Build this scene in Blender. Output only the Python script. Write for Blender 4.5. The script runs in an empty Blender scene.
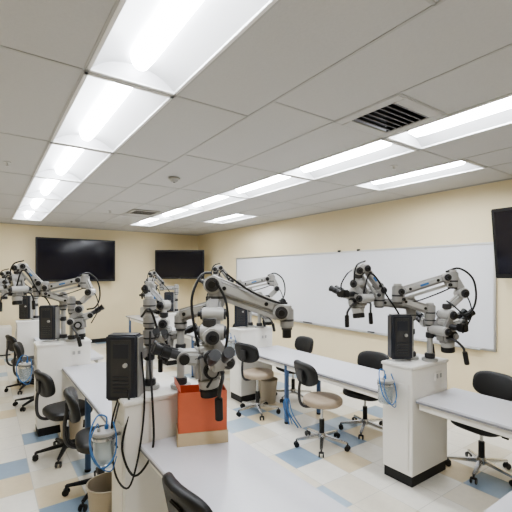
import bpy, bmesh, math, random
from mathutils import Vector, Matrix, Euler
random.seed(4)
scene = bpy.context.scene
COL = scene.collection
try:
    scene.view_settings.look = 'AgX - Medium High Contrast'
except Exception:
    pass
HC = 3.02   # ceiling height
CAM_H = 1.82

# ------------------------------------------------------------ materials
def mat(name, col, rough=0.5, metal=0.0, emis=None, estr=0.0, noise=0.0, nscale=30, bump=0.0, trans=0.0, alpha=None, coat=0.0):
    m = bpy.data.materials.new(name); m.use_nodes = True
    nt = m.node_tree; b = nt.nodes["Principled BSDF"]
    b.inputs["Base Color"].default_value = (*col, 1)
    b.inputs["Roughness"].default_value = rough
    b.inputs["Metallic"].default_value = metal
    if coat: b.inputs["Coat Weight"].default_value = coat
    if trans: b.inputs["Transmission Weight"].default_value = trans
    if emis:
        b.inputs["Emission Color"].default_value = (*emis, 1)
        b.inputs["Emission Strength"].default_value = estr
    if noise or bump:
        g = nt.nodes.new("ShaderNodeNewGeometry")
        n = nt.nodes.new("ShaderNodeTexNoise"); n.inputs["Scale"].default_value = nscale
        n.inputs["Detail"].default_value = 4
        nt.links.new(g.outputs["Position"], n.inputs["Vector"])
        if noise:
            mx = nt.nodes.new("ShaderNodeMix"); mx.data_type = 'RGBA'
            mx.inputs[6].default_value = (*[c*(1-noise) for c in col], 1)
            mx.inputs[7].default_value = (*[min(1, c*(1+noise)) for c in col], 1)
            nt.links.new(n.outputs["Fac"], mx.inputs[0])
            nt.links.new(mx.outputs[2], b.inputs["Base Color"])
        if bump:
            bp = nt.nodes.new("ShaderNodeBump"); bp.inputs["Strength"].default_value = bump
            bp.inputs["Distance"].default_value = 0.005
            nt.links.new(n.outputs["Fac"], bp.inputs["Height"])
            nt.links.new(bp.outputs["Normal"], b.inputs["Normal"])
    return m

LCOL = (0.93, 0.965, 1.0)
M_WALL = mat("wall_cream_paint", (0.80, 0.695, 0.475), 0.7, noise=0.02, nscale=3)
M_CEIL = mat("ceiling_tile", (0.55, 0.545, 0.54), 0.9, noise=0.05, nscale=60, bump=0.2)
M_TBAR = mat("ceiling_tbar", (0.45, 0.445, 0.44), 0.5)
M_TRAY = mat("fixture_reflector", (0.42, 0.42, 0.43), 0.5, emis=LCOL, estr=0.4)
M_LENS = mat("fixture_lens", (0.9, 0.9, 0.9), 0.5, emis=LCOL, estr=36.0)
M_FRAME = mat("fixture_frame", (0.85, 0.85, 0.85), 0.5)
M_GREY = mat("scope_grey_enamel", (0.30, 0.295, 0.285), 0.33, noise=0.10, nscale=8)
M_LGREY = mat("scope_light_enamel", (0.42, 0.415, 0.40), 0.33)
M_DGREY = mat("scope_dark_grey", (0.04, 0.04, 0.044), 0.4)
M_BLACK = mat("black_plastic", (0.008, 0.008, 0.009), 0.4)
M_BOX = mat("charcoal_power_case", (0.018, 0.022, 0.034), 0.35)
M_VINYL = mat("black_vinyl", (0.010, 0.010, 0.011), 0.45, bump=0.15, nscale=150)
M_TAN = mat("tan_vinyl", (0.40, 0.32, 0.24), 0.5)
M_CHROME = mat("brushed_metal", (0.6, 0.6, 0.6), 0.25, metal=1)
M_WHITE = mat("white_laminate", (0.84, 0.82, 0.78), 0.4, noise=0.02, nscale=5)
M_DESK = mat("desk_laminate", (0.62, 0.62, 0.66), 0.28, noise=0.03, nscale=40)
M_EDGE = mat("desk_edge_band", (0.24, 0.24, 0.27), 0.5)
M_BLUE = mat("blue_hose", (0.05, 0.17, 0.42), 0.4)
M_BLUELEG = mat("blue_grey_leg", (0.08, 0.14, 0.27), 0.4)
M_SCREEN = mat("tv_screen", (0.006, 0.006, 0.014), 0.12)
M_WB = mat("whiteboard_enamel", (0.72, 0.73, 0.77), 0.22)
M_ALU = mat("aluminium", (0.62, 0.62, 0.62), 0.35, metal=0.9)
M_ORANGE = mat("orange_card", (0.78, 0.20, 0.10), 0.4, noise=0.10, nscale=12, trans=0.12)
M_CARD = mat("tan_card", (0.68, 0.56, 0.38), 0.8, noise=0.05, nscale=25)
M_PLASTIC = mat("clear_plastic", (0.80, 0.86, 0.90), 0.15, trans=0.75)
M_BIN = mat("bin_plastic", (0.46, 0.40, 0.31), 0.5)
M_BASE = mat("dark_base", (0.015, 0.015, 0.016), 0.6)

def floor_mat():
    m = bpy.data.materials.new("vinyl_tile_floor"); m.use_nodes = True
    nt = m.node_tree; b = nt.nodes["Principled BSDF"]; L = nt.links.new
    g = nt.nodes.new("ShaderNodeNewGeometry")
    sc = nt.nodes.new("ShaderNodeVectorMath"); sc.operation = 'MULTIPLY'
    sc.inputs[1].default_value = (1/0.34, 1/0.34, 0)
    L(g.outputs["Position"], sc.inputs[0])
    fl = nt.nodes.new("ShaderNodeVectorMath"); fl.operation = 'FLOOR'; L(sc.outputs[0], fl.inputs[0])
    wn = nt.nodes.new("ShaderNodeTexWhiteNoise"); wn.noise_dimensions = '3D'; L(fl.outputs[0], wn.inputs["Vector"])
    cr = nt.nodes.new("ShaderNodeValToRGB"); cr.color_ramp.interpolation = 'CONSTANT'
    e = cr.color_ramp.elements
    e[0].position = 0; e[0].color = (0.80, 0.75, 0.64, 1)
    e[1].position = 0.30; e[1].color = (0.86, 0.83, 0.76, 1)
    x = e.new(0.74); x.color = (0.28, 0.38, 0.50, 1)
    x = e.new(0.81); x.color = (0.42, 0.52, 0.61, 1)
    x = e.new(0.88); x.color = (0.74, 0.63, 0.44, 1)
    L(wn.outputs["Value"], cr.inputs[0])
    fr = nt.nodes.new("ShaderNodeVectorMath"); fr.operation = 'FRACTION'; L(sc.outputs[0], fr.inputs[0])
    sp = nt.nodes.new("ShaderNodeSeparateXYZ"); L(fr.outputs[0], sp.inputs[0])
    mn = nt.nodes.new("ShaderNodeMath"); mn.operation = 'MINIMUM'
    L(sp.outputs[0], mn.inputs[0]); L(sp.outputs[1], mn.inputs[1])
    lt = nt.nodes.new("ShaderNodeMath"); lt.operation = 'LESS_THAN'; lt.inputs[1].default_value = 0.015
    L(mn.outputs[0], lt.inputs[0])
    nz = nt.nodes.new("ShaderNodeTexNoise"); nz.inputs["Scale"].default_value = 18; nz.inputs["Detail"].default_value = 5
    L(g.outputs["Position"], nz.inputs["Vector"])
    mr = nt.nodes.new("ShaderNodeMapRange"); mr.inputs[3].default_value = 0.92; mr.inputs[4].default_value = 1.06
    L(nz.outputs["Fac"], mr.inputs[0])
    mm = nt.nodes.new("ShaderNodeVectorMath"); mm.operation = 'SCALE'
    L(cr.outputs[0], mm.inputs[0]); L(mr.outputs[0], mm.inputs["Scale"])
    mx = nt.nodes.new("ShaderNodeMix"); mx.data_type = 'RGBA'; mx.inputs[7].default_value = (0.60, 0.58, 0.52, 1)
    L(lt.outputs[0], mx.inputs[0]); L(mm.outputs[0], mx.inputs[6])
    L(mx.outputs[2], b.inputs["Base Color"])
    b.inputs["Roughness"].default_value = 0.28
    return m
M_FLOOR = floor_mat()

# ------------------------------------------------------------ mesh builder
class B:
    def __init__(s):
        s.bm = bmesh.new(); s.mats = []; s.M = Matrix.Identity(4)
    def mi(s, m):
        if m not in s.mats: s.mats.append(m)
        return s.mats.index(m)
    def _merge(s, t, m):
        idx = s.mi(m)
        vm = {}
        for v in t.verts: vm[v] = s.bm.verts.new(s.M @ v.co)
        for f in t.faces:
            try:
                nf = s.bm.faces.new([vm[v] for v in f.verts]); nf.material_index = idx
            except ValueError: pass
        t.free()
    def box(s, c, size, m, rot=(0, 0, 0), bevel=0.004, seg=2):
        t = bmesh.new()
        bmesh.ops.create_cube(t, size=1)
        for v in t.verts: v.co = Vector((v.co.x*size[0], v.co.y*size[1], v.co.z*size[2]))
        if bevel: bmesh.ops.bevel(t, geom=t.edges[:], offset=min(bevel, min(size)*0.45), segments=seg, affect='EDGES')
        R = Matrix.Translation(Vector(c)) @ Euler(rot).to_matrix().to_4x4()
        bmesh.ops.transform(t, matrix=R, verts=t.verts)
        s._merge(t, m)
    def cyl(s, p0, p1, r0, m, r1=None, seg=20, bevel=0.0):
        p0 = Vector(p0); p1 = Vector(p1); d = p1-p0
        if r1 is None: r1 = r0
        t = bmesh.new()
        bmesh.ops.create_cone(t, cap_ends=True, segments=seg, radius1=r0, radius2=r1, depth=d.length)
        if bevel:
            es = [e for e in t.edges if len(e.link_faces) == 2 and e.calc_face_angle() > 1.0]
            bmesh.ops.bevel(t, geom=es, offset=bevel, segments=2, affect='EDGES')
        R = Matrix.Translation((p0+p1)/2) @ d.to_track_quat('Z', 'Y').to_matrix().to_4x4()
        bmesh.ops.transform(t, matrix=R, verts=t.verts)
        s._merge(t, m)
    def beam(s, p0, p1, w, h, m, w2=None, h2=None, bevel=0.012, seg=2, ext=0.0):
        p0 = Vector(p0); p1 = Vector(p1); d = p1-p0; Ln = d.length+2*ext
        w2 = w if w2 is None else w2; h2 = h if h2 is None else h2
        t = bmesh.new(); bmesh.ops.create_cube(t, size=1)
        for v in t.verts:
            if v.co.x > 0: v.co = Vector((Ln/2, v.co.y*w2, v.co.z*h2))
            else: v.co = Vector((-Ln/2, v.co.y*w, v.co.z*h))
        if bevel: bmesh.ops.bevel(t, geom=t.edges[:], offset=min(bevel, min(w, h, w2, h2)*0.45), segments=seg, affect='EDGES')
        R = Matrix.Translation((p0+p1)/2) @ d.to_track_quat('X', 'Z').to_matrix().to_4x4()
        bmesh.ops.transform(t, matrix=R, verts=t.verts)
        s._merge(t, m)
    def tube(s, pts, r, m, n=7, sub=6):
        P = [Vector(p) for p in pts]
        Q = [P[0]*2-P[1]] + P + [P[-1]*2-P[-2]]
        out = []
        for i in range(1, len(Q)-2):
            for k in range(sub):
                u = k/sub; a, b, c, d = Q[i-1], Q[i], Q[i+1], Q[i+2]
                out.append(0.5*((2*b)+(c-a)*u+(2*a-5*b+4*c-d)*u*u+(-a+3*b-3*c+d)*u**3))
        out.append(P[-1])
        t = bmesh.new(); rings = []
        nrm = None
        for i, p in enumerate(out):
            d = (out[min(i+1, len(out)-1)]-out[max(i-1, 0)]).normalized()
            if nrm is None: nrm = d.orthogonal().normalized()
            nrm = (nrm-d*nrm.dot(d))
            nrm = nrm.normalized() if nrm.length > 1e-5 else d.orthogonal().normalized()
            bn = d.cross(nrm)
            rings.append([t.verts.new(p+r*(math.cos(2*math.pi*k/n)*nrm+math.sin(2*math.pi*k/n)*bn)) for k in range(n)])
        for a, b in zip(rings, rings[1:]):
            for k in range(n): t.faces.new([a[k], a[(k+1) % n], b[(k+1) % n], b[k]])
        t.faces.new(rings[0][::-1]); t.faces.new(rings[-1])
        s._merge(t, m)
    def cushion(s, c, sx, sy, h, m, R=None, ex=3.0, bend=0.0, n=36):
        """rounded pad (superellipse outline, domed edges)"""
        t = bmesh.new(); R = R or Matrix.Identity(3); rings = []
        for z, k in [(-.5, .80), (-.46, .92), (-.3, .985), (0, 1), (.25, .985), (.42, .92), (.49, .80), (.54, .5), (.56, .2)]:
            ring = []
            for i in range(n):
                a = 2*math.pi*i/n; ca, sa = math.cos(a), math.sin(a)
                x = sx/2*k*math.copysign(abs(ca)**(2/ex), ca); y = sy/2*k*math.copysign(abs(sa)**(2/ex), sa)
                ring.append(t.verts.new(R @ Vector((x, y, z*h+bend*(y*y)))+Vector(c)))
            rings.append(ring)
        for a, b in zip(rings, rings[1:]):
            for k in range(n): t.faces.new([a[k], a[(k+1) % n], b[(k+1) % n], b[k]])
        t.faces.new(rings[0][::-1]); t.faces.new(rings[-1])
        s._merge(t, m)
    def lathe(s, prof, m, c=(0, 0, 0), n=28):
        t = bmesh.new(); rings = []
        for r, z in prof:
            rings.append([t.verts.new(Vector((r*math.cos(2*math.pi*k/n), r*math.sin(2*math.pi*k/n), z))+Vector(c)) for k in range(n)])
        for a, b in zip(rings, rings[1:]):
            for k in range(n): t.faces.new([a[k], a[(k+1) % n], b[(k+1) % n], b[k]])
        s._merge(t, m)
    def obj(s, name, loc=(0, 0, 0), yaw=0.0, smooth=True, recalc=True):
        if recalc: bmesh.ops.recalc_face_normals(s.bm, faces=s.bm.faces)
        me = bpy.data.meshes.new(name); s.bm.to_mesh(me); s.bm.free()
        for m in s.mats: me.materials.append(m)
        if smooth:
            for p in me.polygons: p.use_smooth = True
            me.set_sharp_from_angle(angle=math.radians(38))
        o = bpy.data.objects.new(name, me); COL.objects.link(o)
        o.location = loc; o.rotation_euler = (0, 0, yaw)
        return o

# ------------------------------------------------------------ room shell
X0, X1, Y0, Y1 = -2.2, 5.40, -1.8, 10.8
def slab(name, lo, hi, m):
    b = B(); c = [(a+d)/2 for a, d in zip(lo, hi)]; sz = [d-a for a, d in zip(lo, hi)]
    b.box(c, sz, m, bevel=0); return b.obj(name, smooth=False)
slab("floor", (X0-.1, Y0-.1, -.1), (X1+.1, Y1+.1, 0), M_FLOOR)
slab("wall_right", (X1, Y0-.1, 0), (X1+.1, Y1+.1, HC+.15), M_WALL)
slab("wall_back", (X0, Y1, 0), (X1, Y1+.1, HC+.15), M_WALL)
slab("wall_left", (X0-.1, Y0-.1, 0), (X0, Y1+.1, HC+.15), M_WALL)
slab("wall_front", (X0, Y0-.1, 0), (X1, Y0, HC+.15), M_WALL)
slab("baseboard_right", (X1-.012, Y0, 0), (X1, Y1, .1), M_BASE)
slab("baseboard_back", (X0, Y1-.012, 0), (X1-.012, Y1, .1), M_BASE)

# ceiling: tile bands with openings where the troffers and diffuser are recessed
LX = (.48, 1.05); RX = (2.86, 3.42); TX = (4.07, 4.62)
yl = [.94+1.49*i for i in range(-1, 7)]
yr = [.66+1.46*i for i in range(-1, 7)]
ytt = [.56+1.47*i for i in range(-1, 7)]
bands = [(X0, -1.3, yl), (-1.3, -.7, yl), (-.7, -.11, yl), (-.11, .48, yl), (.48, 1.05, yl), (1.05, 1.64, yl), (1.64, 2.25, yr),
         (2.25, 2.86, yr), (2.86, 3.42, yr), (3.42, 4.07, yr), (4.07, 4.62, ytt), (4.62, X1, ytt)]
fixtures = []
for i in range(len(yl)-1):
    fixtures.append((LX[0], LX[1], yl[i], yl[i+1]))
for i in range(1, len(yr)-1):
    fixtures.append((RX[0], RX[1], yr[i], yr[i+1]))
fixtures.append((TX[0], TX[1], ytt[2], ytt[3])); fixtures.append((TX[0], TX[1], ytt[5], ytt[6]))
VENT = (2.25, 2.86, 1.54, 2.12)
holes = fixtures + [VENT]
cb = B(); gb = B()
for (xa, xb, ys) in bands:
    yy = sorted(set([Y0]+[y for y in ys if Y0 < y < Y1]+[Y1]+([1.54] if xa == 2.25 else [])))
    for ya, yb in zip(yy, yy[1:]):
        if any(abs(h[0]-xa) < .02 and ya >= h[2]-.02 and yb <= h[3]+.02 for h in holes): continue
        cb.box(((xa+xb)/2, (ya+yb)/2, HC+.01), (xb-xa, yb-ya, .02), M_CEIL, bevel=0)
    for y in yy[1:-1]:
        gb.box(((xa+xb)/2, y, HC-.002), (xb-xa, .018, .005), M_TBAR, bevel=0)
    if xa > X0: gb.box((xa, (Y0+Y1)/2, HC-.002), (.018, Y1-Y0, .005), M_TBAR, bevel=0)
cb.obj("ceiling", smooth=False)
gb.obj("trim_ceiling_grid", smooth=False)
slab("trim_ceiling_angle_right", (X1-.02, Y0, HC-.012), (X1, Y1, HC), M_TBAR)
slab("trim_ceiling_angle_back", (X0, Y1-.02, HC-.012), (X1-.02, Y1, HC), M_TBAR)
slab("roof_deck", (X0-.1, Y0-.1, HC+.15), (X1+.1, Y1+.1, HC+.2), M_FRAME)

def fixture(xa, xb, ya, yb):
    b = B(); w = xb-xa; l = yb-ya-.03; f = .022
    for sx in (-1, 1): b.box((sx*(w/2-f/2-.005), 0, -.004), (f, l, .012), M_FRAME, bevel=.002)
    for sy in (-1, 1): b.box((0, sy*(l/2-f/2), -.004), (w-.01, f, .012), M_FRAME, bevel=.002)
    t = bmesh.new(); iw = w/2-f; il = l/2-f
    prof = []
    for k in range(13):
        u = k/12*2-1
        prof.append((u*iw, .10*(1-abs(u)**2.4)))
    va = [t.verts.new((x, -il, z)) for x, z in prof]; vb = [t.verts.new((x, il, z)) for x, z in prof]
    for k in range(12): t.faces.new([va[k], va[k+1], vb[k+1], vb[k]])
    t.faces.new(va[::-1]); t.faces.new(vb)
    b._merge(t, M_TRAY)
    t = bmesh.new(); rings = []; R = .062
    for k in range(17):
        u = k/16*2-1
        y = u*(il-.02); e = max(0, 1-abs(u)**14)**.5
        rings.append([t.verts.new((R*e*math.cos(a), y, .085-R*1.15*e*math.sin(a))) for a in [math.pi*j/10 for j in range(11)]])
    for a, c in zip(rings, rings[1:]):
        for j in range(10): t.faces.new([a[j], a[j+1], c[j+1], c[j]])
    b._merge(t, M_LENS)
    return b.obj("fluorescent_ceiling_light", ((xa+xb)/2, (ya+yb)/2, HC), recalc=False)
for fx in fixtures: fixture(*fx)

def vent(xa, xb, ya, yb, name="ceiling_air_diffuser"):
    b = B(); w = xb-xa; l = yb-ya; iw = .36*w; il = .33*l
    for sx in (-1, 1): b.box((sx*(w/2+iw)/2, 0, -.002), (w/2-iw, l-.02, .012), M_CEIL, bevel=.003)
    for sy in (-1, 1): b.box((0, sy*(l/2+il)/2, -.002), (2*iw, l/2-il, .012), M_CEIL, bevel=.003)
    b.box((0, 0, .09), (w-.01, l-.01, .01), M_BLACK, bevel=0)
    for sx in (-1, 1): b.box((sx*iw, 0, .045), (.006, 2*il, .09), M_BLACK, bevel=0)
    for k in range(7):
        y = -il+2*il*(k+.5)/7
        b.box((0, y, .012), (2*iw, .045, .004), M_DGREY, rot=(math.radians(50), 0, 0), bevel=0)
        b.box((0, y-.018, -.004), (2*iw, .008, .006), M_EDGE, bevel=0)
    return b.obj(name, ((xa+xb)/2, (ya+yb)/2, HC))
vent(*VENT)
b = B(); b.box((0, 0, -.008), (.5, .5, .014), M_LGREY)
for k in range(5): b.box((0, -.16+.08*k, -.018), (.4, .03, .006), M_DGREY, bevel=0)
b.obj("ceiling_return_grille", (2.5, 7.3, HC-.008))
def smoke(x, y):
    b = B(); b.cyl((0, 0, 0), (0, 0, -.02), .07, M_LGREY, seg=32); b.cyl((0, 0, -.02), (0, 0, -.05), .055, M_LGREY, r1=.035, seg=32, bevel=.006)
    b.cyl((0, 0, -.05), (0, 0, -.055), .014, M_DGREY)
    b.obj("smoke_detector", (x, y, HC-.008))
smoke(1.93, 4.5)
def sprinkler(x, y):
    b = B(); b.cyl((0, 0, 0), (0, 0, -.008), .035, M_ALU); b.cyl((0, 0, -.008), (0, 0, -.04), .008, M_ALU); b.cyl((0, 0, -.04), (0, 0, -.044), .02, M_ALU)
    b.obj("fire_sprinkler", (x, y, HC-.001))
sprinkler(3.7, 2.6); sprinkler(.2, 4.9); sprinkler(1.95, 7.6)

# ------------------------------------------------------------ whiteboard, TVs
b = B(); ya, yb, za, zb = 2.28, 8.50, .83, 2.22
b.box((-.012, 0, 0), (.02, yb-ya, zb-za), M_WB, bevel=.002)
for z in (za-(za+zb)/2, zb-(za+zb)/2): b.box((-.016, 0, z), (.03, yb-ya+.03, .03), M_ALU)
for y in (-(yb-ya)/2, (yb-ya)/2): b.box((-.016, y, 0), (.03, .03, zb-za), M_ALU)
b.box((-.06, 0, -(zb-za)/2-.005), (.09, yb-ya-.3, .014), M_ALU)
for y in (-1.2, .3, .42, 1.9): b.box((-.07, y, -(zb-za)/2+.012), (.03, .13, .02), M_DGREY)
for y in (-.9, -.45): b.box((-.03, y, (zb-za)/2+.02), (.04, .05, .035), M_DGREY)
b.obj("whiteboard", (X1-.001, (ya+yb)/2, (za+zb)/2))

def tv(w, h, loc, yaw, tilt=0.0, mount=.12):
    """screen faces local -y; mount extends +y"""
    b = B(); R = Matrix.Rotation(tilt, 4, 'X'); b.M = R
    b.box((0, 0, 0), (w, .05, h), M_BLACK, bevel=.008)
    b.box((0, -.0255, 0.008), (w-.07, .004, h-.09), M_SCREEN, bevel=0)
    b.box((0, .04, 0), (w*.6, .05, h*.6), M_BLACK, bevel=.012)
    b.box((0, -.027, -h/2+.02), (.06, .004, .008), M_LGREY, bevel=0)
    b.M = Matrix.Identity(4)
    b.box((0, .06+mount/2, 0), (.16, mount, .08), M_DGREY)
    b.box((0, .055+mount, 0), (.34, .02, .34), M_DGREY)
    return b.obj("wall_mounted_television", loc, yaw)
tv(1.86, 1.08, (1.93, Y1-.195, 2.17), 0, mount=.12)
tv(1.40, .82, (4.53, 10.18, 2.09), math.radians(-36.5), mount=.30)
tv(1.45, .85, (5.13, 1.46, 2.19), math.radians(-90), tilt=math.radians(9), mount=.19)

# ------------------------------------------------------------ desks & pedestals
def desk(xa, xb, ya, yb, legs=(), z=.75):
    b = B(); cx, cy = (xa+xb)/2, (ya+yb)/2
    w, l = xb-xa, yb-ya
    b.box((0, 0, z-.016), (w, l, .032), M_DESK, bevel=.005)
    b.box((0, 0, z-.020), (w+.003, l-.001, .020), M_EDGE, bevel=.004)
    for sx in (-1, 1): b.box((sx*(w/2-.05), 0, z-.065), (.03, l-.02, .06), M_WHITE, bevel=.003)
    for ly in legs:
        for sx in (-1, 1):
            b.beam((sx*(w/2-.05), ly-cy, z-.036), (sx*(w/2-.05), ly-cy, .02), .045, .045, M_BLUELEG, bevel=.006)
            b.cyl((sx*(w/2-.05), ly-cy, .02), (sx*(w/2-.05), ly-cy, 0), .028, M_BLACK)
        b.box((0, ly-cy, z-.09), (w-.1, .04, .04), M_BLUELEG)
    return b.obj("laboratory_desk", (cx, cy, 0))
desk(.79, 1.36, -.6, 2.395, (-.4, .8))
desk(.73, 1.31, 2.705, 4.895, (3.8,))
desk(.68, 1.26, 5.205, 7.445, (6.7,))
desk(.64, 1.22, 7.755, 10.0, (9.8,))
desk(3.0, 3.62, -1.2, 1.895, (-.9, .35))
desk(2.96, 3.60, 2.205, 4.545, (3.62,))
desk(2.96, 3.60, 4.855, 7.245, (6.2,))
desk(2.96, 3.60, 7.555, 10.0, (9.8,))
desk(1.72, 2.9, .12, .83, (.25, .7))

def pedestal(x, y, w=.56, d=.30, h=1.03):
    b = B()
    b.box((0, 0, .045), (w-.02, d-.02, .09), M_BASE, bevel=.004)
    b.box((0, 0, (h+.09)/2-.012), (w, d, h-.09-.03), M_WHITE, bevel=.005)
    b.box((0, 0, h-.014), (w+.02, d+.02, .028), M_WHITE, bevel=.006)
    b.box((-w/2-.003, 0, .50), (.006, d-.07, .74), M_WHITE, bevel=.002)
    b.box((-w/2-.010, .06, .80), (.012, .012, .09), M_ALU, bevel=.003)
    b.box((.12, -d/2-.004, .90), (.12, .008, .075), M_WHITE, bevel=.003)
    for k in (-1, 1): b.box((.12+k*.028, -d/2-.009, .90), (.03, .004, .04), M_LGREY, bevel=.002)
    return b.obj("microscope_pedestal", (x, y, 0))

# ------------------------------------------------------------ microscopes
def knuckle(b, p, r=.042, h=.11, top=M_LGREY):
    p = Vector(p)
    b.cyl(p-Vector((0, 0, h/2)), p+Vector((0, 0, h/2)), r, M_GREY, seg=24, bevel=.008)
    b.cyl(p+Vector((0, 0, h/2)), p+Vector((0, 0, h/2+.018)), r*.72, top, seg=20, bevel=.004)
    b.cyl(p-Vector((0, 0, h/2)), p-Vector((0, 0, h/2+.012)), r*.8, M_DGREY, seg=20)
    b.cyl(p-Vector((0, 0, h*.15)), p+Vector((0, 0, -h*.05)), r*1.03, M_DGREY, seg=24)
def hjoint(b, p, ax, r=.04, l=.1):
    p = Vector(p); ax = Vector(ax).normalized()
    b.cyl(p-ax*l/2, p+ax*l/2, r, M_LGREY, seg=24, bevel=.006)
    for s in (-1, 1):
        b.cyl(p+ax*s*l/2, p+ax*s*(l/2+.012), r*.78, M_DGREY, seg=18)
        b.cyl(p+ax*s*(l/2+.012), p+ax*s*(l/2+.03), r*.4, M_BLACK, seg=12)
def arm(b, p0, p1, w=.07, h=.085, h2=None, spring=False, m=M_GREY):
    p0 = Vector(p0); p1 = Vector(p1)
    b.beam(p0, p1, w, h, m, w2=w*.85, h2=h2 or h*.85, bevel=.016, seg=3)
    d = (p1-p0).normalized(); side = d.cross(Vector((0, 0, 1)))
    side = side.normalized() if side.length > .01 else Vector((0, 1, 0))
    up = side.cross(d)
    for s in (-1, 1):
        b.beam(p0+d*.05+side*s*(w*.5), p1-d*.05+side*s*(w*.44), .006, h*.45, M_LGREY, bevel=.002)
        if spring: b.beam(p0.lerp(p1, .42)+side*s*(w*.5+.002), p0.lerp(p1, .60)+side*s*(w*.48+.002), .006, h*.22, M_BLUE, bevel=.001)
        for k in (.2, .8):
            q = p0.lerp(p1, k)+side*s*w*.5
            b.cyl(q, q+side*s*.008, .013, M_BLACK, seg=10)
    if spring:
        o = -up*(h*.5+.030)
        b.beam(p0+o, p1+o, .030, .024, M_LGREY, bevel=.005)
        b.tube([p0+o*1.5, p0.lerp(p1, .3)+o*1.8, p0.lerp(p1, .7)+o*1.7, p1+o*1.5], .006, M_BLACK)
        for k in (.0, 1.0):
            q = p0.lerp(p1, k)
            b.beam(q+up*.03, q+o*1.15, w*.9, .05, M_GREY, bevel=.012)
            hjoint(b, q, side, r=.038, l=w*1.25)
            hjoint(b, q+o, side, r=.020, l=w*1.15)

def head(b, c, ang, s=1.0, up=.3, tilt=0.0, assist=1):
    """optical head; eyepieces towards local +x; hangs from c+(0,0,up)"""
    old = b.M.copy()
    b.M = old @ Matrix.Translation(Vector(c)) @ Matrix.Rotation(ang, 4, 'Z') @ Matrix.Scale(s, 4)
    b.cyl((0, 0, up/s), (0, 0, .20), .021, M_LGREY)
    b.cyl((0, 0, .25), (0, 0, .29), .034, M_DGREY, bevel=.005)
    hjoint(b, (0, 0, .205), (0, 1, 0), r=.042, l=.12)
    b.beam((0, .045, .21), (-.075, .045, .09), .022, .05, M_GREY, bevel=.008)
    b.beam((0, -.045, .21), (-.075, -.045, .09), .022, .05, M_GREY, bevel=.008)
    hjoint(b, (-.075, 0, .085), (0, 1, 0), r=.036, l=.16)
    b.M = b.M @ Matrix.Rotation(tilt, 4, 'Y')
    b.box((0, 0, .065), (.14, .11, .15), M_GREY, bevel=.024, seg=3)
    b.box((.0, 0, .15), (.10, .085, .05), M_LGREY, bevel=.014, seg=3)
    b.box((.0, 0, .118), (.145, .115, .012), M_DGREY, bevel=.004)
    b.cyl((.005, 0, 0), (.005, 0, -.045), .054, M_LGREY, r1=.048, seg=28, bevel=.004)
    b.cyl((.005, 0, -.045), (.005, 0, -.085), .050, M_BLACK, seg=28, bevel=.004)
    for sy in (-1, 1):
        b.cyl((.0, sy*.048, .05), (.0, sy*.085, .05), .036, M_BLACK, seg=24, bevel=.004)
        b.cyl((.0, sy*.085, .05), (.0, sy*.10, .05), .022, M_GREY, seg=18)
        b.tube([(-.05, sy*.05, .04), (-.04, sy*.12, .03), (-.01, sy*.155, -.02), (.0, sy*.16, -.06)], .009, M_DGREY)
        b.cyl((.0, sy*.16, -.05), (.01, sy*.163, -.15), .018, M_BLACK, seg=14, bevel=.004)
    b.beam((.04, 0, .11), (.135, 0, .135), .115, .075, M_LGREY, w2=.11, h2=.055, bevel=.016, seg=3)
    b.cyl((.12, -.065, .13), (.12, .065, .13), .03, M_GREY, seg=20, bevel=.004)
    for sy in (-1, 1):
        b.cyl((.12, sy*.034, .135), (.18, sy*.034, .165), .021, M_DGREY, seg=18)
        b.cyl((.175, sy*.034, .162), (.21, sy*.034, .180), .027, M_BLACK, seg=18)
        b.cyl((.21, sy*.034, .180), (.245, sy*.034, .198), .022, M_BLACK, r1=.029, seg=18)
        b.cyl((.12, sy*.065, .13), (.12, sy*.085, .13), .024, M_BLACK, seg=16)
    if assist:
        q = assist
        b.cyl((0, q*.04, .12), (0, q*.19, .12), .027, M_GREY, seg=20)
        b.cyl((0, q*.10, .12), (0, q*.13, .12), .036, M_BLACK, seg=20)
        b.box((0, q*.215, .125), (.075, .065, .075), M_LGREY, bevel=.016)
        for sx in (-1, 1):
            b.cyl((sx*.03, q*.235, .135), (sx*.03, q*.28, .16), .018, M_DGREY, seg=14)
            b.cyl((sx*.03, q*.28, .16), (sx*.03, q*.33, .185), .025, M_BLACK, seg=14)
        b.cyl((0, -q*.04, .12), (0, -q*.12, .12), .023, M_DGREY, seg=18)
        b.box((0, -q*.155, .125), (.055, .07, .06), M_BLACK, bevel=.008)
        b.tube([(0, -q*.18, .14), (-.02, -q*.21, .2), (-.05, -q*.16, .28), (-.02, -q*.05, .32)], .006, M_BLACK)
    b.M = old

def powerbox(b, c, w=.21, d=.13, h=.42):
    c = Vector(c)
    b.box(c, (w, d, h), M_BOX, bevel=.012, seg=3)
    b.box(c+Vector((.0, -d/2-.002, .0)), (w*.66, .008, h*.86), M_DGREY, bevel=.003)
    b.box(c+Vector((0, -d/2-.006, h*.26)), (w*.5, .006, h*.22), M_BOX, bevel=.002)
    for k in range(5): b.box(c+Vector((0, -d/2-.008, -h*.36+.024*k)), (w*.5, .006, .009), M_BOX, bevel=.001)
    b.cyl(c+Vector((.03, -d/2, .02)), c+Vector((.03, -d/2-.022, .02)), .014, M_LGREY, seg=16)
    b.box(c+Vector((w/2+.004, 0, 0)), (.010, d*.8, h*.92), M_GREY, bevel=.002)

def post(b, x, y, top):
    b.cyl((x, y, 0), (x, y, .025), .07, M_LGREY, seg=28, bevel=.004)
    b.cyl((x, y, .025), (x, y, .07), .045, M_DGREY, seg=24, bevel=.006)
    b.cyl((x, y, .07), (x, y, top), .026, M_LGREY, seg=24)
    b.cyl((x, y, top*.55), (x, y, top*.55+.05), .036, M_DGREY, seg=24, bevel=.004)
    knuckle(b, (x, y, top), r=.044, h=.10)

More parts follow.
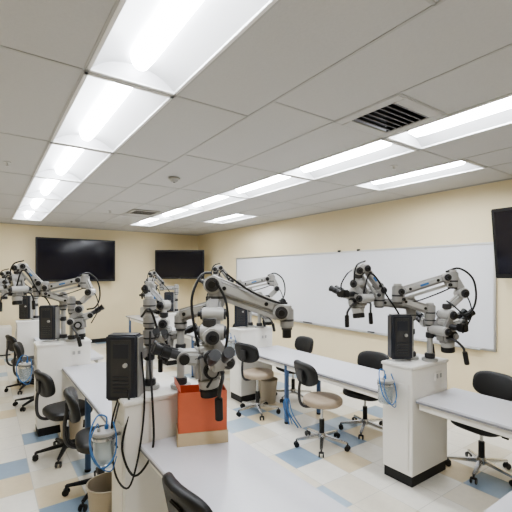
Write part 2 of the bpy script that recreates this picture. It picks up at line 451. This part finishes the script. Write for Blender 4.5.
YAW = math.radians(-35.4)
def station(x, y, var=0, z=1.03, both=True):
    """left-reaching and right-reaching scopes sharing a pedestal"""
    j = [0, .04, -.03][var % 3]
    b = B(); post(b, -.02, .05, .42)
    powerbox(b, (-.15, -.02, .22), w=.19, d=.12, h=.40)
    b.beam((-.08, 0, .28), (-.02, .05, .28), .04, .06, M_GREY)
    arm(b, (-.02, .05, .50), (-.34, .04, .53+j), w=.07, h=.085)
    knuckle(b, (-.02, .05, .50), r=.048, h=.12); knuckle(b, (-.32, .04, .56+j), r=.05, h=.14)
    arm(b, (-.30, .04, .64+j), (-.46, .0, .84+j), w=.065, h=.075, spring=True)
    b.beam((-.46, 0, .86+j), (-.53, -.02, .82+j), .06, .07, M_LGREY)
    hjoint(b, (-.53, -.02, .82+j), (0, 1, 0), r=.04, l=.10)
    head(b, (-.53, -.02, .48+j), math.pi-.9+.5*j*10, s=1.08, up=.34, tilt=.15, assist=-1 if var == 0 else 0)
    b.tube([(-.46, 0, .91+j), (-.55, -.05, .87+j), (-.58, -.07, .76+j), (-.55, -.05, .66+j)], .008, M_BLACK)
    b.tube([(-.15, 0, .42), (-.2, .0, .50), (-.28, -.04, .60), (-.38, -.06, .76+j), (-.45, -.07, .78+j), (-.50, -.08, .6+j)], .008, M_BLACK)
    b.obj("surgical_microscope", (x, y, z), YAW)
    if not both: return
    b = B(); post(b, .12, -.03, .38)
    arm(b, (.12, -.03, .46), (-.18, -.05, .56), w=.07, h=.085)
    knuckle(b, (.12, -.03, .45), r=.048, h=.12); knuckle(b, (-.18, -.05, .61), r=.05, h=.15)
    arm(b, (-.16, -.05, .63), (.24, -.08, .76-j), w=.07, h=.08, spring=True)
    knuckle(b, (.30, -.08, .74-j), r=.05, h=.14)
    b.beam((.30, -.08, .78-j), (.37, -.10, .64-j), .065, .075, M_GREY, bevel=.016)
    hjoint(b, (.37, -.1, .62-j), (0, 1, 0), r=.046, l=.12)
    b.beam((.37, -.1, .60-j), (.26, -.1, .50-j), .065, .065, M_LGREY, bevel=.016)
    head(b, (.24, -.1, .19-j), .35, s=1.15, up=.32, tilt=-.1, assist=1 if var == 0 else 0)
    b.tube([(.24, -.08, .81-j), (.35, -.1, .84-j), (.46, -.12, .75-j), (.49, -.12, .58-j), (.44, -.12, .45-j), (.33, -.1, .42-j)], .009, M_BLACK)
    b.tube([(.32, -.06, .68-j), (.43, -.09, .58-j), (.46, -.1, .42-j), (.38, -.1, .26-j)], .006, M_BLACK)
    b.obj("surgical_microscope", (x, y, z), YAW)

PED = [(.76, 5.05, 1, True), (.72, 7.60, 2, False), (3.24, 2.05, 0, True), (3.23, 4.70, 1, True), (3.23, 7.40, 2, False)]
for x, y, v, both in PED:
    pedestal(x, y); station(x, y, v, both=both)

# front-left station (nearest the camera)
pedestal(.985, 2.55, w=.56)
Z = 1.03
b = B(); post(b, -.02, .05, .36)
powerbox(b, (-.14, -.10, .19), w=.20, d=.13, h=.42)
b.beam((-.10, -.04, .25), (-.02, .05, .25), .045, .07, M_GREY)
b.cyl((-.02, .05, .40), (-.02, .05, .56), .026, M_GREY)
knuckle(b, (-.02, .05, .46), r=.042, h=.08); knuckle(b, (-.02, .05, .58), r=.042, h=.08)
arm(b, (-.02, .05, .56), (-.09, .30, .64), w=.06, h=.07)
knuckle(b, (-.09, .30, .66), r=.042, h=.11)
arm(b, (-.09, .30, .68), (.05, .20, .56), w=.055, h=.06, spring=True)
head(b, (.05, .18, .25), .1, s=.9, up=.30, tilt=.1, assist=-1)
b.tube([(-.10, -.16, .06), (-.07, -.22, -.06), (-.10, -.26, -.28), (-.02, -.27, -.44), (.08, -.24, -.30), (.07, -.2, -.02), (.02, -.08, .2), (.0, 0, .4)], .007, M_BLACK)
b.tube([(-.16, -.16, .0), (-.18, -.22, -.16), (-.14, -.27, -.42), (-.05, -.29, -.50), (.0, -.24, -.30), (.02, -.2, .0), (-.03, -.1, .28)], .006, M_BLACK)
b.tube([(-.14, -.16, .02), (-.16, -.2, -.10), (-.18, -.21, -.22), (-.15, -.2, -.3)], .006, M_DGREY)
b.tube([(-.06, .0, .50), (.01, -.06, .56), (.05, -.04, .45), (.04, .06, .34)], .008, M_BLACK)
b.obj("surgical_microscope", (.92, 2.55, Z), YAW)

b = B(); post(b, .0, .0, .46)
b.M = Matrix.Translation((.13, 0, 0))
arm(b, (-.13, 0, .50), (.12, -.10, .58), w=.08, h=.09)
knuckle(b, (.13, -.10, .65), r=.056, h=.16)
arm(b, (.10, -.10, .73), (.56, -.14, .56), w=.09, h=.105, h2=.08, spring=False)
b.beam((.14, -.10, .64), (.54, -.14, .50), .04, .035, M_LGREY, bevel=.006)
hjoint(b, (.11, -.10, .72), (0, 1, 0), r=.060, l=.13)
hjoint(b, (.56, -.14, .54), (0, 1, 0), r=.052, l=.12)
knuckle(b, (.60, -.14, .50), r=.045, h=.13)
b.cyl((.60, -.14, .43), (.60, -.14, .37), .03, M_BLACK)
b.beam((.12, -.12, .62), (.12, -.24, .40), .10, .10, M_GREY, w2=.085, h2=.085, bevel=.02, seg=3)
hjoint(b, (.12, -.24, .42), (1, 0, 0), r=.052, l=.15)
hjoint(b, (.12, -.19, .53), (1, 0, 0), r=.045, l=.14)
head(b, (.10, -.24, .13), math.pi+.35, s=1.3, up=.30, tilt=.12, assist=1)
b.tube([(.10, -.1, .80), (.03, -.12, .78), (-.02, -.18, .64), (.0, -.24, .48), (.04, -.3, .34)], .009, M_BLACK)
b.tube([(.20, -.14, .79), (.36, -.2, .68), (.52, -.2, .61), (.60, -.18, .60)], .007, M_BLACK)
b.tube([(.14, -.18, .74), (.21, -.25, .6), (.22, -.3, .4), (.18, -.33, .24), (.10, -.35, .10)], .008, M_BLACK)
b.obj("surgical_microscope", (1.12, 2.50, Z), YAW)

# ------------------------------------------------------------ carton with orange liner
b = B()
def tbox(b, w, d, z0, z1, t, m, flare=0.0):
    for sx in (-1, 1): b.box((sx*(w/2-t/2), 0, (z0+z1)/2), (t, d, z1-z0), m, bevel=.001, rot=(0, sx*flare, 0))
    for sy in (-1, 1): b.box((0, sy*(d/2-t/2), (z0+z1)/2), (w, t, z1-z0), m, bevel=.001, rot=(-sy*flare, 0, 0))
tbox(b, .32, .19, 0, .08, .006, M_CARD); b.box((0, 0, .004), (.31, .18, .008), M_CARD, bevel=0)
tbox(b, .305, .175, .02, .33, .005, M_ORANGE, flare=.0)
b.box((.0, .0, .27), (.295, .165, .006), M_ORANGE, bevel=0)
b.box((-.155, 0, .36), (.004, .17, .08), M_ORANGE, rot=(0, -.5, 0), bevel=.001)
b.obj("orange_waste_box", (1.155, 2.25, .75), math.radians(-22))

# ------------------------------------------------------------ chairs
def chair(x, y, yaw, seat=M_VINYL, base=M_CHROME, h=.47, rnd=False, back=True):
    b = B()
    for k in range(5):
        a = 2*math.pi*k/5+.35; c, s = math.cos(a), math.sin(a)
        b.beam((.03*c, .03*s, .105), (.28*c, .28*s, .075), .045, .035, base, w2=.028, h2=.022, bevel=.007)
        b.cyl((.275*c, .275*s, .08), (.275*c, .275*s, .045), .009, M_DGREY, seg=10)
        for t in (-1, 1):
            px, py = .275*c-t*.014*s, .275*s+t*.014*c
            b.cyl((px, py, .027), (px-s*t*.012, py+c*t*.012, .027), .027, M_BLACK, seg=16, bevel=.003)
        b.beam((.262*c, .262*s, .047), (.292*c, .292*s, .047), .044, .014, M_BLACK, bevel=.005)
    b.cyl((0, 0, .075), (0, 0, .14), .042, base, seg=24, bevel=.006)
    b.cyl((0, 0, .14), (0, 0, .28), .027, M_BLACK, seg=20)
    b.cyl((0, 0, .28), (0, 0, h-.07), .014, M_CHROME, seg=16)
    b.box((0, 0, h-.065), (.17, .13, .03), M_DGREY, bevel=.008)
    b.cyl((0, .05, h-.065), (.02, .22, h-.07), .006, M_DGREY, seg=10)
    b.cyl((.02, .20, h-.07), (.02, .25, h-.07), .012, M_BLACK, seg=10)
    b.cushion((0.01, 0, h-.02), .42, .42 if rnd else .45, .075, seat, ex=2.0 if rnd else 3.4)
    if back:
        b.tube([(-.06, 0, h-.065), (-.20, 0, h-.06), (-.265, 0, h), (-.275, 0, h+.13), (-.255, 0, h+.26)], .015, M_DGREY)
        R = Matrix.Rotation(math.radians(78), 3, 'Y')
        b.cushion((-.235, 0, h+.29), .25, .41, .06, M_VINYL, R=R, ex=3.0, bend=1.1)
        b.box((-.262, 0, h+.27), (.02, .10, .12), M_DGREY, bevel=.006)
    return b.obj("task_chair" if seat is M_VINYL else "laboratory_stool", (x, y, 0), yaw)
D = math.radians
chair(.955, 1.62, D(4), base=M_BLACK)
chair(.80, 3.38, D(-8), base=M_BLACK)
chair(.68, 4.28, D(10), base=M_BLACK)
chair(.60, 6.15, D(-8), base=M_BLACK)
chair(.55, 7.05, D(10), base=M_BLACK)
chair(2.93, 2.94, D(-12), seat=M_TAN, rnd=True, h=.50)
chair(2.93, 4.12, D(10), seat=M_TAN, rnd=True, h=.53)
chair(3.74, 1.70, D(172))
chair(3.62, 2.93, D(190))
chair(3.70, 4.30, D(175))
chair(3.8, 6.2, D(185))

# ------------------------------------------------------------ bins, canisters, cables
def bin_(x, y, m=M_BIN, h=.33):
    b = B(); b.lathe([(.0, .004), (.10, .004), (.105, .0), (.135, h), (.143, h), (.143, h-.015), (.139, h-.015), (.131, h-.002), (.100, .012), (0, .012)], m)
    b.obj("waste_bin", (x, y, 0))
bin_(.72, 2.87); bin_(.80, 4.72); bin_(3.30, 4.38)

def canister(x, y, z, side):
    """suction canister hung on a bracket, side = direction (+-x) of the bracket"""
    b = B()
    b.lathe([(0, -.10), (.052, -.10), (.060, -.09), (.066, .08), (.062, .08), (.056, -.086), (0, -.094)], M_PLASTIC)
    b.cyl((0, 0, .08), (0, 0, .10), .07, M_LGREY, seg=28, bevel=.004)
    b.cyl((.02, .02, .10), (.02, .02, .125), .012, M_BLUE); b.cyl((-.03, 0, .10), (-.03, 0, .12), .01, M_LGREY)
    b.cyl((0, 0, .055), (0, 0, .07), .071, M_CHROME, seg=28)
    b.beam((side*.06, 0, .062), (side*.10, 0, .062), .03, .02, M_CHROME, bevel=.004)
    b.tube([(.02, .02, .12), (.02, .03, .17), (-.03, .04, .18), (-.08, .0, .10), (-.08, -.04, -.02), (-.03, -.085, -.09), (.04, -.08, -.04), (.06, -.05, .06), (.05, -.02, .15)], .005, M_BLUE)
    b.tube([(-.03, 0, .12), (-.05, -.04, .16), (-.09, -.05, .06), (-.05, -.08, -.07), (.02, -.085, -.12), (.06, -.06, -.05)], .0035, M_BLUE)
    b.obj("suction_canister", (x, y, z))
canister(.60, 2.47, .76, 1)
canister(2.855, 2.09, .80, 1)
canister(.375, 5.02, .72, 1)
canister(2.845, 4.66, .80, 1)

def hose(pts, name="blue_air_hose"):
    b = B(); b.tube(pts, .008, M_BLUE)
    b.tube([(p[0]+.03, p[1]-.02, p[2]) for p in pts], .006, M_BLUE)
    b.obj(name)
hose([(1.34, 2.50, .010), (1.40, 2.44, .16), (1.43, 2.44, .30), (1.47, 2.42, .16), (1.52, 2.4, .010), (1.7, 2.42, .010)])
hose([(3.02, 3.42, .01), (2.90, 3.44, .2), (2.88, 3.48, .36), (2.90, 3.54, .25), (3.0, 3.56, .010)])

# back-left cabinet and counter items
b = B(); b.box((0, 0, .33), (.9, .5, .60), M_WHITE, bevel=.006); b.box((0, 0, .02), (.86, .46, .04), M_BASE, bevel=0)
for sx in (-1, 1):
    b.box((sx*.222, -.255, .33), (.42, .014, .54), M_WHITE, bevel=.004); b.box((sx*.05, -.268, .45), (.012, .012, .12), M_ALU, bevel=.003)
b.obj("storage_cabinet", (.05, 10.45, 0))
b = B(); b.box((0, 0, .13), (.36, .32, .26), M_LGREY, bevel=.015); b.box((0, -.165, .17), (.28, .01, .09), M_DGREY, bevel=.002); b.box((0, -.17, .07), (.30, .04, .02), M_WHITE, bevel=.004)
b.obj("desktop_printer", (3.3, 9.2, .75))

# ------------------------------------------------------------ camera and world
cam_d = bpy.data.cameras.new("camera"); cam = bpy.data.objects.new("camera", cam_d); COL.objects.link(cam)
cam.location = (0, 0, CAM_H); cam.rotation_euler = (math.radians(90), 0, math.radians(-35.2))
cam_d.sensor_width = 36; cam_d.lens = 385/512*36; cam_d.shift_y = 18/512; cam_d.clip_start = .05
scene.camera = cam
w = bpy.data.worlds.new("world"); scene.world = w; w.use_nodes = True
w.node_tree.nodes["Background"].inputs[0].default_value = (.9, .92, 1, 1); w.node_tree.nodes["Background"].inputs[1].default_value = .3
